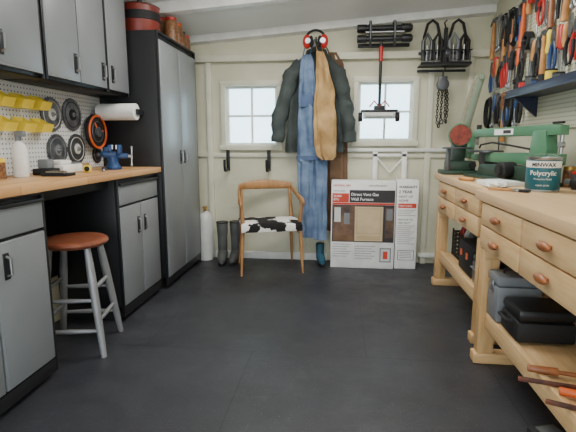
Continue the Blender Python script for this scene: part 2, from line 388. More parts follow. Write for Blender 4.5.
# ---------------------------------------------------------------- stool
e=E('bar_stool','round stool with brown wooden seat and grey legs','stool',(-1.41,2.215,0),math.radians(12))
P(MB().lathe([(.0,.575),(.155,.575),(.168,.583),(.172,.593),(.168,.604),(.155,.612),(.12,.610),(0,.606)]),'seat',e,STOOLW,world=False)
legs=[]
for sx,sy in((-1,-1),(1,-1),(1,1),(-1,1)):
    a=Vector((sx*.095,sy*.095,.576)); b2=Vector((sx*.165,sy*.165,0)); legs.append((a,b2))
    q=[a.lerp(b2,k) for k in(0,.15,.3,.5,.8,1)]
    P(MB().tube(q,[.016,.020,.022,.021,.018,.015],14),'leg',e,STOOLG,world=False)
for i in range(4):
    for z in((.19,.36) if i%2 else (.14,.30)):
        k=1-z/.576; p=legs[i][0].lerp(legs[i][1],k); q=legs[(i+1)%4][0].lerp(legs[(i+1)%4][1],k)
        P(MB().tube([p,p.lerp(q,.5),q],[.009,.013,.009],10),'rung',e,STOOLG,world=False)

# ---------------------------------------------------------------- worktop items
e=E('bench_vise','blue cast-iron bench vise bolted to the worktop','vise',(-1.49,2.84,.941),.35); e.scale=(.88,.88,.95)
m=MB(); m.cyl((0,0,0),(0,0,.02),.06,bev=.004); m.lathe([(.05,.02),(.036,.05),(.042,.09),(.0,.095)]); m.box(-.07,.03,-.022,.022,.082,.125,.01); m.box(-.03,.0,-.04,.04,.12,.17,.008); m.sph((-.06,0,.105),.03,(1,.8,.8)); m.box(-.06,-.02,-.018,.018,.12,.155,.008)
P(m,'body',e,BLUE,world=False)
m=MB(); m.box(.03,.11,-.020,.020,.075,.11,.008); m.box(.035,.065,-.04,.04,.105,.17,.008); P(m,'sliding_jaw',e,BLUE,world=False)
P(MB().box(.001,.007,-.038,.038,.14,.168).box(.028,.034,-.038,.038,.14,.168),'jaw_plates',e,CHROME,world=False)
P(MB().cyl((.11,0,.09),(.14,0,.09),.012).cyl((.133,-.03,.03),(.133,.03,.15),.006).sph((.133,-.03,.03),.01).sph((.133,.03,.15),.01),'handle',e,CHROME,world=False)
e=E('paper_towel_roll','white paper towel roll on a wall holder','paper towel',(-1.56,3.10,1.33))
P(MB().cyl((-1.71,3.10,1.33),(-1.43,3.10,1.33),.058,seg=32,bev=.004),'roll',e,PAPER)
P(MB().box(-1.725,-1.713,3.08,3.189,1.31,1.35,.003).box(-1.427,-1.415,3.08,3.189,1.31,1.35,.003).cyl((-1.72,3.10,1.33),(-1.42,3.10,1.33),.008),'holder',e,BLACK)
dl=[]
def discthing(y,z,r,mt,label,hub,slot=None,dx=0):
    e=E('abrasive_wheel',label,'disc',(XL+.02,y,z))
    n=30; pts=[]
    for i in range(n*2):
        a=2*pi*i/(n*2); rr=r*(1 if i%2 else .94); pts.append((y+rr*math.cos(a),z+rr*math.sin(a)))
    P(MB().prism(pts,XL+.016+dx,XL+.024+dx,'x'),'plate',e,mt)
    m=MB().cyl((XL+.024+dx,y,z),(XL+.029+dx,y,z),r*.34); m.torus((XL+.024+dx,y,z),r*.76,.0025,'x')
    P(m,'hub',e,hub)
    P(MB().cyl((XL+.012,y,z),(XL+.055+dx,y,z),.006).cyl((XL+.029+dx,y,z),(XL+.036+dx,y,z),.014),'peg',e,CHROME); dl.append(e)
discthing(2.60,1.285,.105,BLADE,'grey steel saw disc with pale hub on the pegboard',TANKM)
discthing(2.815,1.295,.105,BLADE,'steel saw disc with black hub on the pegboard',DARK)
discthing(2.63,1.07,.10,BLADE,'grey steel saw disc hung low on the pegboard',GREYP)
discthing(2.84,1.075,.10,STEELD,'dark steel disc with pale hub hung low on pegboard',TANKM)
discthing(3.09,1.03,.06,DARK,'small black disc on the pegboard',BLADE)
group(dl,'discs on the pegboard')
wx,wy,wz=XL+.075,3.02,1.19
e=E('orange_rimmed_wheel','large black wheel with an orange-red rim on the pegboard','disc',(wx,wy,wz))
P(MB().cyl((wx-.03,wy,wz),(wx,wy,wz),.118,seg=36,bev=.004).cyl((wx-.062,wy,wz),(wx-.03,wy,wz),.01),'wheel',e,DARK); P(MB().torus((wx+.002,wy,wz),.11,.008,'x').tube([(wx+.006,wy,wz),(wx+.006,wy-.04,wz+.06)],.005).tube([(wx+.006,wy,wz),(wx+.006,wy+.07,wz+.01)],.005),'rim',e,ORANGE)
P(MB().cyl((wx,wy,wz),(wx+.012,wy,wz),.035).torus((wx+.001,wy,wz),.07,.003,'x'),'hub',e,BLADE)
bins=[]; e0=None
for iz in range(2):
    for iy in range(5):
        y=1.86+iy*.148; z=1.30-iz*.125
        if e0 is None:
            e0=E('storage_bin','yellow plastic parts bin full of screws on the pegboard','bin',(XL+.014,y,z))
            m=MB(); m.box(0,.07,-.044,.044,0,.005); m.box(0,.006,-.044,.044,.005,.08)
            side=[(.006,.005),(.07,.005),(.09,.045),(.05,.055),(.006,.08)]
            m.prism(side,-.044,-.040,'y'); m.prism(side,.040,.044,'y'); m.prism([(.066,.005),(.07,.005),(.09,.045),(.086,.045)],-.040,.040,'y')
            P(m,'tray',e0,YELLOW,world=False)
            P(MB().box(.008,.068,-.038,.038,.006,.036,.006),'screws',e0,STEELD,world=False); bins.append(e0)
        else: bins.append(dup(e0,(XL+.014,y,z)))
group(bins,'yellow parts bins on the pegboard')
e=E('spray_bottle','white plastic bottle standing on the worktop','bottle',(-1.64,2.16,.941))
P(MB().lathe([(0,0),(.035,0),(.037,.01),(.037,.14),(.03,.165),(.013,.18),(.013,.19),(0,.19)]),'body',e,PAPER,world=False)
P(MB().lathe([(.015,.185),(.015,.205),(.0,.205)]).box(-.015,.04,-.01,.01,.205,.235,.004),'nozzle',e,GREYP,world=False)
e=E('sanding_machine','small white and grey bench tool on the worktop','tool',(-1.63,2.50,.941))
P(MB().box(-.07,.07,-.10,.10,0,.05,.01).box(-.05,.05,-.09,.02,.05,.075,.01),'body',e,PAPER,world=False)
P(MB().box(-.06,.06,.03,.09,.0505,.06,.003),'cover',e,GREYP,world=False)
e=E('battery_charger','black battery charger beside the white tool','charger',(-1.61,2.32,.941))
P(MB().box(-.05,.05,-.05,.05,0,.035,.006),'base',e,DARK,world=False); P(MB().box(-.03,.03,-.03,.03,.036,.085,.006),'battery',e,GREYP,world=False)
e=E('glass_jar','short clear jar of screws on the worktop','jar',(-1.68,2.05,.941))
P(MB().lathe([(0,0),(.035,0),(.035,.08),(.0,.08)]),'jar',e,NUTS,world=False); P(MB().lathe([(0,.08),(.037,.08),(.037,.1),(0,.1)]),'lid',e,YELLOW,world=False)
e=E('cardboard_box','small brown cardboard box on the worktop','box',(-1.68,2.74,.941),.1)
P(MB().box(-.05,.05,-.06,.06,0,.045,.002),'box',e,KRAFT,world=False); P(MB().box(-.051,.051,-.01,.01,.0455,.0465),'tape',e,PAPER,world=False)
e=E('tape_measure','yellow and black tape measure on the worktop','tape measure',(-1.50,2.54,.941),.4)
P(MB().box(-.025,.025,-.016,.016,0,.042,.010),'case',e,YELLOW,world=False); P(MB().cyl((0,-.018,.021),(0,.018,.021),.015),'grip',e,DARK,world=False)
e=E('drill_bit_tray','flat black tray of drill bits on the worktop','tray',(-1.50,2.26,.941),.1)
P(MB().box(-.07,.07,-.05,.05,0,.014,.004),'tray',e,DARK,world=False); P(MB().cyl((-.05,-.03,.020),(.05,-.03,.020),.006).cyl((-.05,.0,.02),(.04,.0,.02),.005).cyl((-.05,.03,.02),(.03,.03,.02),.005),'drill_bits',e,CHROME,world=False)
e=E('socket_wrench','steel socket wrench lying by the vise','wrench',(-1.46,2.66,.941),.5)
P(MB().cyl((0,-.08,.008),(0,.06,.008),.007,bev=.002),'shank',e,CHROME,world=False); P(MB().cyl((0,.07,.0),(0,.07,.02),.014),'head',e,STEELD,world=False)

# on top of locker
e=E('stock_pot','large red-brown enamel pot with dark lid on the locker','pot',(-1.50,3.40,1.901))
P(MB().lathe([(0,0),(.13,0),(.14,.02),(.14,.20),(.145,.205),(0,.205)],seg=36),'body',e,MAROON,world=False); P(MB().lathe([(.141,.10),(.144,.102),(.144,.16),(.141,.162)],seg=36),'band',e,DARK,world=False)
P(MB().lathe([(.144,.206),(.13,.215),(.04,.235),(0,.237)]).cyl((0,0,.235),(0,0,.255),.02),'lid',e,BLACK,world=False)
js=[]
for (x,y,h,r,lab,lm) in ((-1.345,3.62,.165,.052,'clear jar of brown nuts with red lid',RED),(-1.345,3.735,.15,.05,'clear jar of screws with orange lid',ORANGE),(-1.345,3.84,.11,.045,'short jar of brown parts with steel lid',STEELD),(-1.345,3.94,.10,.045,'short jar of screws with red lid',RED),(-1.47,3.70,.19,.05,'tall jar of dark parts with red lid',RED),(-1.47,3.83,.16,.05,'jar of brown parts with brass lid',BRASS)):
    e=E('glass_jar',lab+' on the locker','jar',(x,y,1.901))
    P(MB().lathe([(0,0),(r,0),(r,h-.02),(r*.8,h),(0,h)]),'jar',e,NUTS,world=False); P(MB().lathe([(0,h),(r*.85,h),(r*.85,h+.02),(0,h+.02)]),'lid',e,lm,world=False); js.append(e)
group(js,'jars on the locker')

# ---------------------------------------------------------------- workbenches
def bench(y0,y1,xf,xb,frames,cols,label):
    e=E('workbench',label,'workbench',((xf+xb)/2,(y0+y1)/2,0))
    P(MB().box(xf,xb,y0,y1,.832,.88,.004),'bench_top',e,PLANK)
    m=MB(); m.box(xf+.025,xb-.02,frames[0]-.0,frames[-1],.60,.831); P(m,'drawer_case',e,BIRCH)
    for (a,b2) in cols:
        for (c1,d) in ((.607,.712),(.72,.825)):
            dd=P(MB().box(xf+.008,xf+.026,a+.006,b2-.006,c1,d,.003),'drawer',e,BIRCH)
            ym,zm=(a+b2)/2,(c1+d)/2
            m=MB(); m.sph((xf-.012,ym,zm),.018,(.8,2.6,.95)); m.box(xf-.01,xf+.0085,ym-.022,ym+.022,zm-.007,zm+.007,.003); P(m,'knob',dd,KNOBW)
    for fy in frames:
        s=.035
        P(MB().box(xf+.0,xb-.02,fy-s,fy+s,.0,.055,.006),'foot',e,BIRCHX)
        for lx in (xf+.055,xb-.09):
            P(MB().box(lx-.04,lx+.04,fy-.03,fy+.03,.056,.60,.004),'leg',e,BIRCHZ)
        P(MB().box(xf+.02,xb-.03,fy-.032,fy+.032,.545,.598,.004),'cross_rail',e,BIRCHX)
    for lx in (xf+.055,xb-.09):
        P(MB().box(lx-.014,lx+.014,frames[0]+.031,frames[-1]-.031,.20,.28,.003),'stretcher',e,BIRCH)
    P(MB().box(xf+.07,xb-.105,frames[0]+.031,frames[-1]-.031,.255,.272,.002),'shelf',e,BIRCH)
    return e
bench(.70,2.40,.70,1.26,(.86,2.27),[(.86,1.32),(1.325,1.80),(1.805,2.30)],'birch workbench with oval-knobbed drawers, supporting the paint can')
bench(2.42,3.66,.75,1.27,(2.50,3.55),[(2.51,3.02),(3.03,3.54)],'birch workbench with oval-knobbed drawers, holding the green machines')

# ---- disc & belt sander
e=E('belt_and_disc_sander','dark green belt and disc sander with tilted upright belt','sander',(.885,3.535,.881),0)
P(MB().box(-.12,.14,-.10,.10,0,.03,.008).box(-.08,.12,-.07,.07,.03,.10,.01),'base',e,SAWD,world=False)
P(MB().cyl((-.0,-.02,.27),(.0,.08,.27),.055,bev=.008).box(-.04,.05,-.03,.06,.09,.26,.01),'motor',e,SAWD,world=False)
P(MB().cyl((-.0,-.045,.29),(-.0,-.055,.29),.075,seg=36),'disc',e,DISC,world=False)
P(MB().torus((-.0,-.04,.29),.078,.007,'y').box(.05,.11,-.05,.03,.12,.3,.01),'disc_guard',e,SAWG,world=False)
P(MB().box(-.13,.08,-.105,-.056,.19,.203,.002).box(-.1,-.07,-.09,-.06,.03,.19,.003),'table',e,STEELD,world=False)
P(MB().cyl((.09,-.105,.07),(.09,-.065,.07),.022),'switch',e,DARK,world=False)
Mb=Matrix.Translation((.045,.04,.32))@Matrix.Rotation(math.radians(13),4,'Y')
prof=[]
for i in range(13): a=pi*i/12; prof.append((.03*math.cos(a),.40+.03*math.sin(a)))
prof.append((-.038,.2))
for i in range(13): a=pi+pi*i/12; prof.append((.03*math.cos(a),.0+.03*math.sin(a)))
P(MB().prism(prof,-.03,.04,'y',M=Mb),'belt',e,BELT,world=False)
P(MB().box(-.020,.020,-.036,-.031,.0,.40,.002,M=Mb).cyl((0,-.042,.40),(0,-.032,.40),.022,M=Mb).cyl((0,-.042,0),(0,-.032,0),.022,M=Mb),'belt_frame',e,SAWL,world=False)
e=E('bench_grinder','small black motor unit beside the sander','grinder',(1.14,3.47,.881),.2)
P(MB().box(-.06,.06,-.05,.05,0,.02,.004).cyl((-.07,0,.07),(.07,0,.07),.048,bev=.006),'motor',e,DARK,world=False)
for s_ in(-1,1): P(MB().cyl((s_*.095,0,.07),(s_*.071,0,.07),.055),'wheel',e,STEELD,world=False)

# ---- scroll saw : two long parallel arms on a boxy base
e=E('scroll_saw','long low green scroll saw with parallel arms and white label','scroll saw',(1.045,2.90,.881),math.radians(12.5))
P(MB().box(-.08,.08,-.37,.43,0,.022,.005).prism([(-.36,.02),(.30,.02),(.27,.095),(-.34,.105)],-.055,.055,'x',bev=.005),'base',e,SAWD,world=False)
P(MB().prism([(-.44,.125),(-.40,.105),(.40,.112),(.435,.125),(.435,.150),(.30,.165),(-.10,.178),(-.44,.178)],-.026,.026,'x',bev=.004),'lower_arm',e,SAWG,world=False)
P(MB().prism([(-.44,.275),(.0,.272),(.435,.272),(.445,.28),(.445,.312),(.38,.325),(-.38,.332),(-.44,.322)],-.026,.026,'x',bev=.004),'upper_arm',e,SAWG,world=False)
P(MB().prism([(-.36,.10),(-.20,.10),(-.215,.20),(-.235,.30),(-.34,.30),(-.36,.2)],-.034,.034,'x',bev=.005),'frame',e,SAWG,world=False)
P(MB().cyl((0,-.425,.17),(0,-.425,.29),.010).cyl((-.012,-.425,.225),(.012,-.425,.225),.016),'tension_rod',e,CHROME,world=False)
P(MB().cyl((0,.42,.145),(0,.42,.275),.007).box(-.012,.012,.41,.43,.22,.275,.003),'blade_holder',e,CHROME,world=False)
P(MB().cyl((0,.29,.172),(0,.29,.184),.11,seg=36).box(-.03,.03,.25,.33,.10,.172,.005),'table',e,STEELD,world=False)
P(MB().cyl((-.03,-.08,.075),(-.12,-.08,.075),.048,bev=.008).cyl((-.12,-.08,.075),(-.135,-.08,.075),.03),'motor',e,DARK,world=False)
P(MB().tube([(-.036,-.22,.20),(-.05,-.05,.22),(-.045,.15,.235),(-.03,.31,.22),(-.01,.36,.20)],.006,8),'blower_hose',e,DARK,world=False)
P(MB().box(-.0285,-.0262,-.04,.16,.283,.318,mi=0).box(-.0292,-.0285,-.02,.06,.290,.311,mi=1),'label_plate',e,[PAPER,PRDK],world=False)
P(MB().cyl((0,.40,.322),(0,.40,.355),.016),'knob',e,DARK,world=False)
P(MB().box(-.008,.008,-.43,-.35,.333,.345,.003),'tension_lever',e,DARK,world=False)

# ---- paint can
e=E('paint_can','metal paint can with dark teal label on the workbench','paint can',(1.005,2.355,.881),math.radians(-23))
cr_=.076
P(MB().lathe([(0,0),(cr_,0),(cr_+.002,.004),(cr_,.008),(cr_,.155),(cr_+.003,.159),(cr_+.003,.166),(cr_-.003,.166),(cr_-.005,.160),(.0,.160)],seg=40),'body',e,CHROME,world=False)
m=MB().lathe([(cr_+.0002,.010),(cr_+.0008,.011),(cr_+.0008,.152),(cr_+.0002,.153)],seg=40,mi=0)
m.lathe([(cr_+.0009,.116),(cr_+.0012,.117),(cr_+.0012,.147),(cr_+.0009,.148)],seg=40,mi=1)
rb=cr_+.0016
m.text('MINWAX',.026,Matrix.Translation((0,0,.122)),2,.0004,'CENTER',rb,.0008)
m.text('Polycrylic',.032,Matrix.Translation((0,0,.080)),1,.0004,'CENTER',rb,.0004)
m.text('Protective Finish',.012,Matrix.Translation((0,0,.058)),1,.0004,'CENTER',rb)
m.text('CLEAR SATIN',.010,Matrix.Translation((0,0,.028)),1,.0004,'CENTER',rb)
P(m,'label_wrap',e,[TEAL,PAPER,PRDK],world=False)
P(MB().tube([((cr_+.004)*math.cos(a),.05*math.sin(a),.150+.03*math.sin(a)) for a in [pi*i/14 for i in range(15)]],.0014,8),'bail_handle',e,CHROME,world=False)
e=E('sandpaper_stack','stack of white sandpaper sheets on the workbench','paper',(.90,2.64,.881),.3)
P(MB().box(-.08,.08,-.10,.10,0,.022,.001),'sheets',e,PAPER,world=False); P(MB().box(-.07,.06,-.085,.085,.0225,.027),'top_sheet',e,CARD,world=False)
e=E('shop_rag','crumpled white shop rag on the workbench','rag',(.83,2.50,.881))
t=bmesh.new(); bmesh.ops.create_icosphere(t,subdivisions=4,radius=1)
for v in t.verts:
    n_=noise.noise(v.co*2.2)+.5*noise.noise(v.co*5); f=1+.35*n_; v.co=Vector((v.co.x*.055*f,v.co.y*.07*f,max(-.0,.016+v.co.z*.022*f)))
m=MB(); m._add(t); P(m,'cloth',e,PAPER,world=False)
e=E('cordless_tool','small black power tool beside the paint can','power tool',(1.13,2.22,.881),.5)
P(MB().cyl((0,-.09,.05),(0,.05,.05),.032,bev=.006).box(-.025,.025,-.08,-.03,0,.04,.006),'body',e,DARK,world=False); P(MB().cyl((0,.05,.05),(0,.09,.05),.014),'chuck',e,CHROME,world=False)
e=E('chisel','wood-handled chisel lying on the workbench','chisel',(.82,2.85,.881),.6)
P(MB().cyl((0,0,.012),(0,.11,.012),.011,.012,bev=.003),'handle',e,WOODH,world=False); P(MB().box(-.008,.008,-.12,0,.008,.013,.001),'blade',e,CHROME,world=False)
e=E('paint_brush','wood-handled paint brush beside the rag','brush',(.85,2.30,.881),.9)
P(MB().box(-.012,.012,0,.12,.002,.012,.004),'handle',e,WOODH,world=False); P(MB().box(-.022,.022,-.03,0,.001,.013,.002),'ferrule',e,CHROME,world=False); P(MB().box(-.022,.022,-.075,-.03,.002,.012,.003),'bristles',e,DARK,world=False)
e=E('small_tin','small round steel tin behind the paint can','tin',(1.21,2.42,.881))
P(MB().lathe([(0,0),(.035,0),(.035,.08),(0,.08)]),'body',e,STEELD,world=False); P(MB().lathe([(0,.08),(.037,.08),(.037,.09),(0,.091)]),'lid',e,RED,world=False)
e=E('glass_jar','jar of brown finish behind the paint can','jar',(1.225,2.56,.881))
P(MB().lathe([(0,0),(.03,0),(.03,.09),(0,.09)]),'jar',e,NUTS,world=False); P(MB().lathe([(0,.09),(.028,.09),(.028,.11),(0,.111)]),'lid',e,BRASS,world=False)

# ---- under bench items
e=E('tool_case','grey metal tool box on the workbench shelf','tool box',(.84,2.16,.281))
P(MB().box(-.10,.10,-.07,.07,0,.175,.012),'body',e,GREYP,world=False); P(MB().box(-.102,.102,-.072,.072,.176,.225,.012),'lid',e,GREYP,world=False)
P(MB().tube([(-.05,0,.22),(-.05,0,.245),(.05,0,.245),(.05,0,.22)],.007),'handle',e,DARK,world=False); P(MB().box(-.107,-.100,-.02,.02,.14,.19,.001),'latch',e,CHROME,world=False)
e=E('power_tool_case','black plastic tool case on the workbench shelf','tool case',(.875,1.975,.281))
P(MB().box(-.12,.12,-.10,.10,0,.09,.015),'body',e,DARK,world=False); P(MB().box(-.118,.118,-.098,.098,.092,.145,.02),'lid',e,BLACK,world=False)
P(MB().tube([(-.12,-.045,.08),(-.145,-.045,.08),(-.145,.045,.08),(-.12,.045,.08)],.008),'handle',e,DARK,world=False)
def clamp(x,y,z,rz,lab,Lh=.6,hm=ORANGE):
    e=E('bar_clamp',lab,'clamp',(x,y,z),rz)
    P(MB().box(-Lh/2,Lh/2,-.009,.009,.0,.012,.002),'bar',e,IRON,world=False)
    P(MB().box(-Lh/2-.0,-Lh/2+.03,-.10,.012,-.001,.022,.004),'fixed_jaw',e,IRON,world=False)
    P(MB().box(.02,.055,-.10,.014,-.001,.022,.004),'sliding_jaw',e,IRON,world=False)
    P(MB().cyl((.07,-.085,.011),(.14,-.085,.011),.008).cyl((.14,-.085,.011),(.24,-.085,.011),.016,.013,bev=.003),'handle',e,hm,world=False); return e
k1=clamp(.92,1.50,.282,2.9,'rusty iron bar clamp with wooden handle on the shelf',.56,KNOBW)
k2=clamp(.94,1.32,.282,2.75,'rusty bar clamp with orange handle on the shelf',.56,ORANGE)
group([k1,k2],'bar clamps on the workbench shelf')
e=E('floor_block','small black rubber block on the floor under the bench','block',(.80,1.62,0),.3)
P(MB().box(-.06,.06,-.05,.05,0,.05,.008),'block',e,DARK,world=False); P(MB().box(-.04,.04,-.03,.03,.0505,.06,.003),'pad',e,RUBBER,world=False)
e=E('plastic_crate','dark plastic crate with ribbed sides on the bench shelf','crate',(.97,3.30,.273))
m=MB()
m.box(-.10,.10,-.17,.17,0,.01)
for k in range(6):
    z=.02+k*.03
    m.box(-.10,-.094,-.17,.17,z,z+.016); m.box(.094,.10,-.17,.17,z,z+.016); m.box(-.10,.10,-.17,-.164,z,z+.016); m.box(-.10,.10,.164,.17,z,z+.016)
for sx in(-.097,.097):
    for k in range(5): y=-.167+k*.0835; m.box(sx-.004,sx+.004,y-.006,y+.006,0,.2)
for sy in(-.167,.167):
    for k in range(4): x=-.097+k*.0647; m.box(x-.006,x+.006,sy-.004,sy+.004,0,.2)
P(m,'basket',e,DARK,world=False)
bt=[]
for i,(x,y,h,mm,lab) in enumerate(((.93,3.20,.25,GREYP,'grey bottle in the crate'),(1.01,3.2,.23,KRAFT,'brown bottle in the crate'),(.94,3.30,.27,PAPER,'white bottle in the crate'),(1.01,3.32,.24,STEELD,'dark bottle in the crate'),(.93,3.40,.26,RED,'red bottle in the crate'))):
    e=E('bottle',lab+' under the workbench','bottle',(x,y,.284))
    P(MB().lathe([(0,0),(.03,0),(.031,h*.65),(.012,h*.82),(.012,h*.88),(0,h*.88)]),'body',e,mm,world=False); P(MB().lathe([(0,h*.885),(.014,h*.885),(.014,h),(0,h)]),'cap',e,DARK,world=False); bt.append(e)
group(bt,'bottles in the crate')
e=E('circular_saw_case','black tool case with orange latches on the bench shelf','tool case',(.95,2.95,.281))
P(MB().box(-.13,.13,-.14,.14,0,.20,.015),'body',e,DARK,world=False); P(MB().tube([(-.04,-.0,.195),(-.04,0,.23),(.04,0,.23),(.04,0,.195)],.008),'handle',e,DARK,world=False)
for s_ in(-1,1): P(MB().box(-.136,-.129,s_*.065-.015,s_*.065+.015,.1,.14),'latch',e,ORANGE,world=False)
e=E('tool_case','grey steel tool case with black lid on the bench shelf','tool case',(.95,2.68,.281))
P(MB().box(-.13,.13,-.09,.09,0,.13,.01),'body',e,STEELD,world=False); P(MB().box(-.13,.13,-.09,.09,.131,.17,.01),'lid',e,BLACK,world=False); P(MB().tube([(-.13,-.04,.10),(-.15,-.04,.10),(-.15,.04,.10),(-.13,.04,.10)],.006),'handle',e,CHROME,world=False)

# ---------------------------------------------------------------- armchair
W,D=.52,.37
e=E('armchair','angular oak armchair with black and white cowhide seat','armchair',(-.61,3.86,0),math.radians(17))
hw,hd=W/2,D/2
def legp(pts,rs): P(MB().tube(pts,rs,14,flat=.85),'leg',e,TEAK,world=False)
for sx in(-1,1):
    legp([(sx*(hw+.005),-hd-.02,0),(sx*(hw-.008),-hd+.01,.3),(sx*(hw-.015),-hd+.02,.45),(sx*(hw-.0),-hd+.01,.615)],[.011,.019,.022,.014])
    legp([(sx*(hw-.01),hd+.03,0),(sx*(hw-.03),hd-.03,.3),(sx*(hw-.03),hd-.03,.45),(sx*(hw-.04),hd+.01,.70)],[.011,.019,.022,.014])
P(MB().box(-hw+.01,hw-.01,-hd+.005,-hd+.03,.365,.405,.005),'front_rail',e,TEAK,world=False)
P(MB().box(-hw+.03,hw-.03,hd-.04,hd-.015,.365,.405,.005),'back_rail',e,TEAK,world=False)
for s_ in(-1,1): P(MB().box(s_*(hw-.02)-.011,s_*(hw-.02)+.011,-hd+.02,hd-.03,.345,.385,.004),'side_rail',e,TEAK,world=False)
m=MB(); m.box(-hw+.0,hw-.0,-hd-.02,hd-.045,.406,.448,.018,seg=4); m.box(-hw+.0,hw-.0,-hd-.024,-hd-.014,.372,.43,.004)
P(m,'seat',e,COW,world=False)
for s_ in(-1,1):
    x0=s_*hw
    m=MB().tube([(x0+s_*.004,-hd-.05,.602),(x0+s_*.006,-hd+.01,.622),(x0+s_*.002,-.03,.645),(x0-s_*.008,hd-.05,.682),(x0-s_*.022,hd+.03,.715)],[.014,.032,.026,.022,.020],14,flat=.5)
    P(m,'arm',e,TEAK,world=False)
pts=[];rs=[]
for i in range(13):
    k=i/12; pts.append(((k*2-1)*(hw-.015),hd+.025+.03*math.sin(pi*k),.722+.012*math.sin(pi*k))); rs.append(.024+.018*math.sin(pi*k)**.7)
P(MB().tube(pts,rs,14,flat=.38),'backrest',e,TEAK,world=False)

# ---------------------------------------------------------------- cartons
bx0,bx1,by0,by1,bh=-.065,.495,3.95,4.12,.785
e=E('furnace_carton','white cardboard carton printed with furnace picture and red block','carton',((bx0+bx1)/2,4.035,0))
P(MB().box(bx0,bx1,by0,by1,0,bh,.006),'carton',e,CARD)
def rect(m,x0,x1,z0,z1,mi,k=0): 
    yy=by0-.0008-.0006*k; m.box(x0,x1,yy-.0004,yy,z0,z1,mi=mi)
def TM(x,z,k=3): return Matrix.Translation((x,by0-.0008-.0006*k,z))@Matrix.Rotation(pi/2,4,'X')
m=MB()
rect(m,.095,bx1-.008,.595,.705,1); rect(m,bx0+.01,.09,.595,.675,0)
rect(m,bx0+.01,bx1-.008,.575,.592,0)
rect(m,bx0+.01,bx1-.008,.24,.573,1)
rect(m,bx0+.015,.15,.30,.565,2,1); rect(m,bx0+.03,.02,.42,.55,6,2); rect(m,.05,.10,.40,.50,3,2); rect(m,bx0+.02,.14,.245,.30,11,1)
rect(m,.145,.39,.25,.56,4,2); rect(m,.16,.375,.315,.545,10,3); rect(m,.168,.367,.323,.537,4,4)
rect(m,.165,.37,.262,.298,10,3)
rect(m,.41,.48,.28,.55,2,1); rect(m,.42,.47,.44,.54,3,2)
m.text('Direct Vent Gas',.036,TM(.108,.655),5,bold=.0004); m.text('Wall Furnace',.036,TM(.108,.613),5,bold=.0004)
m.text('NATURAL GAS',.022,TM(bx0+.02,.738),0,bold=.0006); m.text('HIGH EFFICIENCY',.020,TM(.26,.738),1)
m.text('22,000',.026,TM(bx0+.02,.642),5,bold=.0004); m.text('BTU',.026,TM(bx0+.02,.612),5,bold=.0004)
m.text('HOME HEAT',.018,TM(bx0+.02,.69),1)
for k in range(6): rect(m,bx0+.02,.12-.02*(k%3),.215-k*.022,.219-k*.022,7)
for k in range(6): rect(m,.15,.33-.03*(k%2),.20-k*.022,.204-k*.022,7)
rect(m,.37,.47,.06,.19,3); rect(m,.38,.46,.07,.18,6,1); rect(m,.40,.44,.09,.16,0,2)
P(m,'printed_panel',e,[REDP,PRDK,PHOTO1,GREYP,BEIGE,CARD,TANKM,GREYP,KRAFT,PHOTO1,BEIGE2,BROWN])
e=E('tall_carton','narrow white carton with dark lettering beside furnace carton','carton',(.60,4.06,0))
by0b=by0+.02
P(MB().box(.503,.69,by0b,by1+.02,0,.795,.006),'carton',e,CARD)
m=MB()
def rect2(x0,x1,z0,z1,mi,k=0): yy=by0b-.0004-.0006*k; m.box(x0,x1,yy-.0004,yy,z0,z1,mi=mi)
def TM2(x,z): return Matrix.Translation((x,by0b-.0018,z))@Matrix.Rotation(pi/2,4,'X')
m.text('WARRANTY',.028,TM2(.52,.725),0,bold=.0006); m.text('2 YEAR',.036,TM2(.52,.68),0,bold=.0006); m.text('HEAT OF',.030,TM2(.52,.64),0); m.text('HOME',.030,TM2(.52,.605),0)
rect2(.52,.675,.55,.59,1); m.text('FEATURES',.024,TM2(.53,.56),2)
for k in range(4): rect2(.52,.67-.02*(k%3),.53-k*.016,.533-k*.016,0)
m.text('HEATS UP TO',.021,TM2(.52,.44),0); m.text('1000 SQ FT',.022,TM2(.52,.41),0)
for k in range(10): rect2(.52,.67-.02*(k%3),.39-k*.018,.393-k*.018,0)
rect2(.53,.67,.08,.17,0); rect2(.535,.665,.085,.165,2,1)
for k in range(4): rect2(.545,.65,.15-k*.016,.154-k*.016,0,2)
P(m,'printed_panel',e,[PRDK,REDP,CARD])

# ---------------------------------------------------------------- boots, tank, shoe
def boot():
    e=E('rubber_boot','tall grey rubber boot standing by the wall','boot',(-1.08,4.03,0),math.radians(10))
    P(MB().tube([(0,0,.38),(0,0,.30),(0,0,.2),(0,.005,.12),(0,0,.08),(0,-.05,.055),(0,-.10,.048),(0,-.15,.042),(0,-.17,.04)],[.054,.05,.044,.042,.048,.046,.040,.032,.018],18,wr=.08),'shaft',e,RUBBER,world=False)
    pts=[(.0+.038*math.cos(a),-.06+ .125*math.sin(a)) for a in [2*pi*i/24 for i in range(24)]]
    P(MB().prism(pts,0,.025,'z'),'sole',e,DARK,world=False)
    P(MB().torus((0,0,.38),.052,.006,'z'),'cuff',e,DARK,world=False); return e
b1=boot(); b2_=dup(b1,(-.96,4.06,0),math.radians(-2)); group([b1,b2_],'pair of grey rubber boots')
e=E('gas_cylinder','white steel gas cylinder with valve beside the locker','gas cylinder',(-1.265,4.11,0))
P(MB().lathe([(.06,0),(.068,.0),(.074,.02),(.076,.05),(.076,.37),(.066,.43),(.038,.46),(.02,.47),(0,.47)]),'tank',e,TANKM,world=False)
P(MB().cyl((0,0,.46),(0,0,.50),.014).cyl((0,0,.50),(0,0,.512),.022).cyl((0,-.045,.48),(0,0,.48),.009),'valve',e,BRASS,world=False)
e=E('rubber_shoe','teal rubber work shoe under the hanging overalls','shoe',(-.16,4.07,0),.2)
P(MB().tube([(0,.02,.19),(0,.02,.1),(0,0,.06),(0,-.08,.045),(0,-.13,.04)],[.038,.036,.04,.036,.02],16),'upper',e,TEALR,world=False)
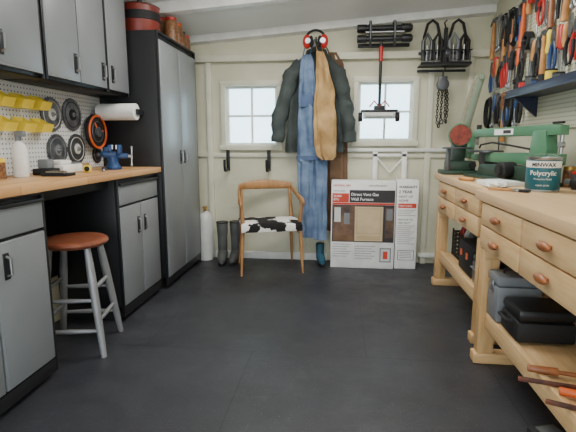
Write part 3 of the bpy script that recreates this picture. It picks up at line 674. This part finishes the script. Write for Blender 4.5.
P(MB().prism([(.036*math.cos(2*pi*i/20),-.05+.1*math.sin(2*pi*i/20)) for i in range(20)],0,.02,'z'),'sole',e,DARK,world=False)
hk=[]
for x in (-1.045,-.655):
    e=E('wall_bracket','black steel J-shaped wall bracket below the window','bracket',(x,YB-.03,.84))
    P(MB().box(x-.017,x+.017,YB-.028,YB-.021,.85,1.06,.002),'plate',e,BLACK)
    P(MB().tube([(x,YB-.03,.87),(x,YB-.09,.855),(x,YB-.15,.86),(x,YB-.165,.90),(x,YB-.165,.96)],.012,10),'arm',e,BLACK); hk.append(e)
group(hk,'black wall brackets')

# ---------------------------------------------------------------- hanging clothes
cx0=-.215
e=E('work_coat','dark grey-green work coat hanging on the wall','coat',(cx0,4.09,1.0))
yc=4.095
m=MB()
m.loft([(cx0,yc,1.90,.06,.02),(cx0,yc,1.86,.11,.03),(cx0,yc,1.80,.17,.038),(cx0,yc,1.70,.21,.042),(cx0,yc,1.5,.22,.045),(cx0-.005,yc,1.2,.245,.048),(cx0-.01,yc,1.03,.255,.05)],80,.18,8,.5,wr=.022)
P(m,'body',e,COATM)
for s_,k in((-1,1.0),(1,.86)):
    pth=[(cx0+s_*.13*k,yc,1.80),(cx0+s_*.21*k,yc-.005,1.71),(cx0+s_*.275*k,yc-.01,1.52),(cx0+s_*.33*k,yc-.02,1.30),(cx0+s_*.345*k,yc-.03,1.12)]
    P(MB().tube(pth,[.05,.078,.072,.066,.056],26,flat=.8,wr=.42),'sleeve',e,COATM)
P(MB().tube([(cx0-.10,yc-.03,1.83),(cx0-.07,yc-.03,1.89),(cx0,yc-.01,1.92),(cx0+.07,yc-.03,1.89),(cx0+.10,yc-.03,1.83)],[.012,.022,.024,.022,.012],12,flat=.6),'collar',e,COATM)
e2=E('coat_hook','steel peg on the wall above the coats','hook',(cx0,YB-.05,2.0))
P(MB().box(cx0-.04,cx0+.04,YB-.062,YB-.051,1.93,1.99,.003),'plate',e2,STEELD); P(MB().tube([(cx0,YB-.06,1.96),(cx0,YB-.15,1.955),(cx0,YB-.2,1.97),(cx0,YB-.205,2.0)],.008),'peg',e2,STEELD)
e=E('brown_work_coat','long brown garment hanging behind the dark coat','coat',(0,4.16,.3))
P(MB().loft([(-.08,4.155,1.90,.04,.010),(-.04,4.155,1.8,.06,.013),(-.01,4.155,1.5,.07,.014),(-.015,4.155,1.0,.085,.016),(-.02,4.155,.30,.095,.018)],56,.2,6,wr=.012),'panel',e,BROWN)
P(MB().tube([(-.10,4.15,1.88),(-.14,4.145,1.96),(-.17,4.14,1.975)],.006),'strap',e,BROWN)
e=E('denim_overalls','faded blue denim bib overalls hanging full length','overalls',(-.24,4.02,.2))
yo=4.015
P(MB().loft([(-.29,yo,1.86,.035,.012),(-.29,yo,1.80,.055,.014),(-.285,yo,1.6,.075,.02),(-.27,yo,1.35,.10,.024),(-.245,yo,1.1,.12,.03),(-.235,yo,.95,.14,.035)],72,.18,6,.3,wr=.02),'bib',e,DENIM)
P(MB().loft([(-.30,yo,.96,.072,.03),(-.295,yo,.7,.068,.032),(-.285,yo,.45,.062,.03),(-.275,yo,.26,.060,.03)],56,.14,5,1.0,wr=.014),'trouser_leg',e,DENIM)
P(MB().loft([(-.17,yo,.96,.072,.03),(-.17,yo,.7,.066,.032),(-.165,yo,.45,.06,.03),(-.16,yo,.24,.058,.03)],56,.14,5,2.0,wr=.014),'trouser_leg',e,DENIM)
P(MB().box(-.345,-.235,yo-.034,yo-.024,1.42,1.52,.003),'pocket',e,DENIMD)
P(MB().loft([(-.235,yo,1.0,.145,.042),(-.235,yo,.965,.147,.043)],40,.0,5,wr=.004,sub=1),'waistband',e,DENIMD)
for x in(-.33,-.27): P(MB().tube([(x,yo-.0,1.84),(x+.02,yo+.0,1.93),(cx0-.01,yo+.0,1.985),(cx0,yo+.01,1.99)],[.012,.012,.01,.008],8,flat=.4),'strap',e,DENIM)
e=E('leather_apron','tan leather shop apron hanging over the overalls','apron',(-.14,3.96,.95))
ya=3.95
P(MB().loft([(-.175,ya,1.87,.028,.006),(-.165,ya,1.78,.045,.008),(-.15,ya,1.66,.06,.009),(-.132,ya,1.52,.084,.010),(-.125,ya,1.3,.092,.012),(-.12,ya,1.1,.088,.012),(-.115,ya,1.0,.078,.012),(-.11,ya,.965,.045,.010)],72,.3,5,1.2,wr=.03),'panel',e,TAN)
P(MB().tube([(-.195,ya,1.86),(-.225,ya+.02,1.95),(cx0,ya+.045,1.99),(-.175,ya+.02,1.95),(-.155,ya,1.86)],.006,8,flat=.5),'neck_strap',e,TAN)
ye=3.895
e=E('ear_muffs','red and silver ear defenders hung over the coats','ear muffs',(cx0,ye,1.93))
P(MB().tube([(cx0+.075*math.cos(a),ye,1.965+.065*math.sin(a)) for a in [pi*i/14 for i in range(15)]],.010,8),'headband',e,DARK)
for s_ in(-1,1):
    P(MB().sph((cx0+s_*.07,ye,1.94),.050,(.7,.8,1.15)),'ear_cup',e,RED); P(MB().sph((cx0+s_*.036,ye,1.94),.044,(.45,.8,1.1)),'cushion',e,DARK)
    P(MB().cyl((cx0+s_*.06,ye-.034,1.94),(cx0+s_*.062,ye-.044,1.94),.022),'cap',e,CHROME)

# ---------------------------------------------------------------- racks, sweeper
e=E('wall_rack','black steel rack with padded crossbars above the window','rack',(.35,YB-.06,2.0))
P(MB().box(.14,.58,YB-.075,YB-.052,2.05,2.09,.003).box(.14,.58,YB-.075,YB-.052,1.93,1.96,.003),'rail',e,BLACK)
for z,y in((2.07,4.06),(1.98,4.04)): P(MB().cyl((.13,y,z),(.59,y,z),.024,bev=.004).cyl((.13,y,z),(.21,y,z),.033,bev=.005).cyl((.5,y,z),(.58,y,z),.033,bev=.005),'crossbar',e,BLACK)
P(MB().cyl((.2,4.02,2.03),(.52,4.02,2.03),.010),'crossbar',e,CHROME)
for x in(.24,.44): P(MB().tube([(x,YB-.07,2.12),(x,4.08,2.13),(x,4.0,2.11),(x,3.985,1.97),(x,4.02,1.92)],.010),'bracket',e,STEELD)
e=E('magnetic_sweeper','hanging magnetic sweeper with red grip and wheeled bar','sweeper',(.335,4.05,1.3))
P(MB().cyl((.335,4.05,1.42),(.335,4.05,1.95),.013),'handle',e,BLACK)
P(MB().cyl((.335,4.05,1.80),(.335,4.05,1.92),.017),'grip',e,RED,)
P(MB().box(.20,.47,4.01,4.09,1.32,1.375,.006).cyl((.22,4.005,1.348),(.45,4.005,1.348),.02),'magnet_bar',e,TANKM)
P(MB().box(.18,.49,4.005,4.095,1.376,1.395,.003).box(.29,.38,4.02,4.08,1.395,1.43,.004),'housing',e,BLACK)
for x in(.17,.487): P(MB().cyl((x-.012,4.05,1.335),(x+.022,4.05,1.335),.04,bev=.004),'wheel',e,DARK)
P(MB().tube([(.335,4.05,1.42),(.29,4.04,1.47),(.25,4.04,1.42)],.007).tube([(.335,4.05,1.42),(.38,4.04,1.47),(.42,4.04,1.42)],.007),'release_lever',e,RED)
e=E('wire_storage_rack','black wire wall rack with two curved hoop arms','rack',(.86,4.1,1.7))
m=MB(); m.box(.66,1.07,YB-.065,YB-.052,1.86,1.885,.002); m.box(.66,1.07,YB-.03,YB-.02,1.72,1.74,.002)
for k in range(9): x=.67+k*.048; m.tube([(x,YB-.06,1.88),(x,YB-.2,1.87),(x,YB-.21,1.84),(x,YB-.2,1.76)],.004,6)
m.tube([(.66,YB-.2,1.87),(1.07,YB-.2,1.87)],.006); m.tube([(.66,YB-.2,1.77),(1.07,YB-.2,1.77)],.006); m.box(.66,1.07,YB-.2,YB-.03,1.755,1.765)
P(m,'basket',e,BLACK)
for cx in(.76,.97):
    P(MB().tube([(cx-.06,YB-.1,1.84),(cx-.065,YB-.1,2.0),(cx-.04,YB-.1,2.10),(cx,YB-.1,2.13),(cx+.04,YB-.1,2.10),(cx+.065,YB-.1,2.0),(cx+.06,YB-.1,1.84)],.012,10),'hoop_arm',e,DARK)
wh=[]
for i,(x,mm) in enumerate(((.715,STEELD),(.80,DARK),(.93,GREYP),(1.015,DARK))):
    e=E('hand_clamp','small metal hand clamp in the wire rack','clamp',(x,YB-.15,1.77)); 
    P(MB().tube([(x-.03,YB-.15,1.80),(x-.035,YB-.15,1.95),(x,YB-.15,2.01),(x+.035,YB-.15,1.95),(x+.03,YB-.15,1.80)],.015,10),'frame',e,mm)
    P(MB().cyl((x,YB-.15,1.78),(x,YB-.15,1.92),.007).cyl((x-.03,YB-.15,1.79),(x+.03,YB-.15,1.79),.010),'screw',e,CHROME); wh.append(e)
group(wh,'clamps in the wire rack')
e=E('ratchet_puller','bulky black ratchet puller with steel drum in the rack','puller',(.865,4.06,1.77))
P(MB().box(.838,.892,4.02,4.11,1.77,1.90,.01).box(.850,.880,4.05,4.08,1.90,2.06,.006).tube([(.865,4.065,2.05),(.85,4.065,2.10),(.87,4.065,2.12)],.006),'body',e,DARK); P(MB().cyl((.85,4.0,1.84),(.88,4.0,1.84),.035,bev=.004),'drum',e,STEELD)
e=E('chain_hoist','small black chain hoist hanging with looped chain','chain hoist',(.86,4.06,1.3))
P(MB().cyl((.86,4.03,1.60),(.86,4.10,1.60),.05,bev=.008).box(.825,.895,4.045,4.085,1.55,1.67,.006),'body',e,STEELD)
P(MB().tube([(.86,4.065,1.66),(.86,4.065,1.71),(.875,4.065,1.73),(.86,4.065,1.755)],.006),'top_hook',e,BLACK)
ch=MB()
def chain(path):
    P_=[Vector(p) for p in path]
    k=0
    for a,b2 in zip(P_,P_[1:]):
        n=max(1,int((b2-a).length/.022))
        for i in range(n):
            c=a.lerp(b2,(i+.5)/n); d=(b2-a).normalized(); q=d.to_track_quat('Z','Y').to_matrix().to_4x4()
            Mx=Matrix.Translation(c)@q@Matrix.Rotation(pi/2*(k%2),4,'Z'); k+=1
            ch.tube([(.009*math.cos(t_),0,.015*math.sin(t_)) for t_ in [2*pi*j/8 for j in range(8)]],.004,5,closed=True,M=Mx)
chain([(.83,4.06,1.56),(.825,4.06,1.30),(.84,4.06,1.24),(.855,4.06,1.30),(.86,4.06,1.56)]); chain([(.885,4.06,1.55),(.89,4.06,1.36),(.90,4.06,1.28),(.91,4.06,1.38),(.9,4.06,1.56)])
P(ch,'chain',e,DARK)
P(MB().tube([(.86,4.06,1.36),(.86,4.06,1.32),(.88,4.06,1.30),(.875,4.06,1.275),(.85,4.06,1.275),(.84,4.06,1.295)],.007),'load_hook',e,STEELD)

# ---------------------------------------------------------------- right wall pegboard, shelf, tools
XP=XR-.012
T(MB().box(XP,XR-.001,2.2,4.12,1.2,2.12),'pegboard','cream perforated pegboard covered with hand tools','pegboard',PEGC,(XR-.006,3.1,1.2))
e=E('tool_shelf','navy blue steel tool shelf on the pegboard','shelf',(1.18,2.7,1.40))
P(MB().box(1.10,XP-.001,2.1,3.24,1.405,1.415).box(1.10,1.108,2.1,3.24,1.415,1.455,.002).box(XP-.008,XP-.001,2.1,3.24,1.415,1.47),'tray',e,NAVY)
for y in(2.3,3.15): P(MB().prism([(1.12,1.404),(XP-.001,1.404),(XP-.001,1.28)],y-.01,y+.01,'y'),'bracket',e,NAVY)
RZ=-pi/2
def tool(kind,loc,hm,lab,tilt=0):
    e=E(kind,lab,kind.replace('_',' '),loc,RZ)
    H=lambda mb,n,mt: P(mb,n,e,mt,world=False)
    y=-.02
    if kind=='screwdriver':
        H(MB().lathe([(0,0),(.012,.002),(.015,.02),(.012,.05),(.015,.09),(.009,.105),(0,.106)],(0,y,-.10)),'handle',hm); H(MB().cyl((0,y,-.20),(0,y,-.10),.0035,.0035,10).box(-.005,.005,y-.001,y+.001,-.212,-.198),'shaft',CHROME)
    elif kind=='pliers':
        H(MB().prism([(-.014,-.02),(0,.0),(.014,-.02),(.020,-.055),(0,-.08),(-.020,-.055)],y-.008,y+.008,'y',bev=.002),'jaws',STEELD)
        for s in(-1,1): H(MB().tube([(s*.008,y,-.065),(s*.024,y,-.10),(s*.028,y,-.14),(s*.018,y,-.185)],[.008,.0095,.0095,.006],10),'handle',hm)
    elif kind=='hammer':
        H(MB().tube([(0,y,.02),(0,y,-.06),(0,y,-.18),(0,y,-.23)],[.010,.011,.015,.016],12),'handle',hm)
        H(MB().cyl((.02,y,0),(.055,y,0),.016,bev=.002).box(-.02,.022,y-.011,y+.011,-.012,.014,.004).tube([(-.015,y,.0),(-.045,y,-.004),(-.07,y,-.02)],[.011,.008,.004],8),'head',STEELD)
    elif kind=='wrench':
        H(MB().box(-.010,.010,y-.004,y+.004,-.17,-.02,.002),'shank',CHROME)
        H(MB().prism([(-.022,.012),(-.010,.018),(-.008,-.002),(.008,-.002),(.010,.018),(.022,.012),(.022,-.012),(.009,-.030),(-.009,-.030),(-.022,-.012)],y-.005,y+.005,'y'),'jaw',CHROME)
        H(MB().torus((0,y,-.18),.015,.006,'y',20),'ring',CHROME)
    elif kind=='clamp':
        H(MB().box(-.006,.006,y-.003,y+.003,-.33,.0,.001),'bar',STEELD); H(MB().box(-.006,.06,y-.007,y+.007,-.03,-.005,.003),'fixed_jaw',DARK); H(MB().box(-.01,.06,y-.008,y+.008,-.18,-.155,.003),'sliding_jaw',DARK)
        H(MB().cyl((.05,y,-.15),(.05,y,-.07),.005).cyl((.05,y,-.28),(.05,y,-.15),.015,.012,bev=.003),'handle',hm)
    elif kind=='chisel':
        H(MB().lathe([(0,0),(.011,.002),(.015,.03),(.012,.09),(.009,.10),(0,.101)],(0,y,-.10)),'handle',hm); H(MB().box(-.008,.008,y-.002,y+.002,-.19,-.10,.001),'blade',CHROME)
    elif kind=='tape_roll':
        H(MB().lathe([(.025,0),(.045,0),(.045,.03),(.025,.03),(.025,0.0001)],M=Matrix.Translation((0,-.005,0))@Matrix.Rotation(pi/2,4,'X')),'roll',hm); H(MB().cyl((0,0,0),(0,-.05,0),.005),'peg',CHROME)
    elif kind=='cable_coil':
        for k in range(4): H(MB().tube([((.045+.004*k)*math.sin(a),y-.006*k+.004,-.10+(.10-.004*k)*math.cos(a)) for a in [2*pi*i/22 for i in range(22)]],.0045,7,closed=True),'loop',hm)
    elif kind=='snips':
        H(MB().prism([(-.016,-.01),(-.002,.03),(.0,-.02),(.002,.03),(.016,-.01),(.018,-.05),(0,-.07),(-.018,-.05)],y-.005,y+.005,'y'),'blades',CHROME)
        for s in(-1,1): H(MB().tube([(s*.006,y,-.06),(s*.030,y,-.09),(s*.034,y,-.14),(s*.012,y,-.18)],[.007,.008,.008,.006],10),'handle',hm)
    if kind!='tape_roll': H(MB().cyl((0,0,-.005),(0,y-.012,-.005),.003,seg=8),'peg',CHROME)
    e.scale=(1.3,1.3,1.3); return e
TL=[]; cache={}
NM={id(WOODH):'wooden',id(RED):'red',id(ORANGE):'orange',id(YELLOW):'yellow',id(BLUE):'blue',id(DARK):'black',id(CHROME):'steel',id(KNOBW):'brown wooden',id(STEELD):'dark steel'}
LB={'hammer':'claw hammer with %s handle on the pegboard','screwdriver':'screwdriver with %s handle on the pegboard','pliers':'pliers with %s grips on the pegboard','wrench':'%s combination wrench on the pegboard','clamp':'bar clamp with %s handle on the pegboard','chisel':'chisel with %s handle on the pegboard','tape_roll':'%s roll of tape on the pegboard','cable_coil':'coiled %s cable hung on the pegboard','snips':'tin snips with %s grips on the pegboard'}
def put(kind,hm,y,z):
    k=(kind,id(hm)); loc=(XP-.002,y,z); t=math.radians(random.uniform(-5,5)) if kind!='tape_roll' else 0
    if k not in cache: cache[k]=tool(kind,loc,hm,LB[kind]%NM[id(hm)]); TL.append(cache[k]); cache[k].rotation_euler=(0,t,RZ)
    else: TL.append(dup(cache[k],loc,RZ,rx=t))
A=[('wrench',CHROME),('wrench',CHROME),('hammer',WOODH),('pliers',DARK),('screwdriver',BLUE),('hammer',KNOBW),('wrench',CHROME),('snips',RED),('screwdriver',DARK),('tape_roll',RED),('chisel',WOODH),('hammer',ORANGE),('pliers',BLUE),('cable_coil',DARK),('clamp',KNOBW),('pliers',DARK),('clamp',WOODH)]
wd={'wrench':.058,'hammer':.12,'screwdriver':.05,'pliers':.08,'tape_roll':.12,'chisel':.05,'cable_coil':.14,'clamp':.10,'snips':.09}
def row(z,y0,y1,seq,jit=.015,k_=.84):
    y=y0; i=0
    while y<y1:
        k,h=seq[i%len(seq)]; i+=1
        put(k,h,y+wd[k]/2,z+random.uniform(-jit,jit)); y+=wd[k]*k_
row(2.08,2.64,4.0,A)
row(1.78,2.62,4.03,[('pliers',RED),('snips',DARK),('chisel',WOODH),('screwdriver',RED),('chisel',KNOBW),('pliers',BLUE),('screwdriver',YELLOW),('hammer',WOODH),('pliers',DARK),('chisel',WOODH),('wrench',CHROME),('tape_roll',DARK),('pliers',DARK),('screwdriver',ORANGE),('clamp',DARK),('screwdriver',DARK),('wrench',CHROME),('pliers',RED)])
row(1.49,3.32,4.0,[('pliers',DARK),('screwdriver',BLUE),('wrench',CHROME),('cable_coil',DARK),('pliers',BLUE),('chisel',KNOBW),('clamp',WOODH)])
group(TL,'hand tools on the pegboard')
sp=[]
for i,(y,mm,lab) in enumerate(((3.17,DARK,'black tin'),(3.08,RED,'red tin'),(2.98,STEELD,'steel tin'),(2.89,BLUE,'blue tin'),(2.80,DARK,'black tin'),(2.71,YELLOW,'yellow tin'),(2.62,STEELD,'steel tin'))):
    h=.06+.015*(i%3)
    e=E('small_tin',lab+' on the navy tool shelf','tin',(1.15,y,1.4155))
    P(MB().lathe([(0,0),(.03,0),(.03,h),(0,h)]),'body',e,mm,world=False); P(MB().lathe([(0,h),(.031,h),(.031,h+.01),(.0,h+.011)]),'lid',e,DARK,world=False); sp.append(e)
group(sp,'tins on the tool shelf')

# ---------------------------------------------------------------- lights, world, camera
w=bpy.data.worlds.new('World'); bpy.context.scene.world=w; w.use_nodes=True
bg=w.node_tree.nodes['Background']; bg.inputs[0].default_value=(.88,.95,1.0,1); bg.inputs[1].default_value=5.5
def area(name,loc,rot,sx,sy,p,col=(1,1,1)):
    l=bpy.data.lights.new(name,'AREA'); l.shape='RECTANGLE'; l.size=sx; l.size_y=sy; l.energy=p; l.color=col
    o=bpy.data.objects.new(name,l); COL.objects.link(o); o.location=loc; o.rotation_euler=rot; return o
wc=(1,.97,.92)
area('ceiling_lamp_light',(-.1,2.9,2.28),(0,0,0),1.6,.4,34,wc)
area('ceiling_lamp_light',(-.1,1.3,2.60),(0,0,0),1.6,.4,26,wc)
area('ceiling_fill_uplight',(-.1,2.7,2.14),(pi,0,0),1.6,.3,15,wc)  # upward fill light added only to brighten the ceiling, no fixture there
cam=bpy.data.cameras.new('camera'); co=bpy.data.objects.new('camera',cam); COL.objects.link(co)
cam.sensor_width=36; cam.lens=28; cam.clip_start=.05
co.location=(0,0,1.12); co.rotation_euler=(math.radians(90-9.38),0,math.radians(6.5))
bpy.context.scene.camera=co
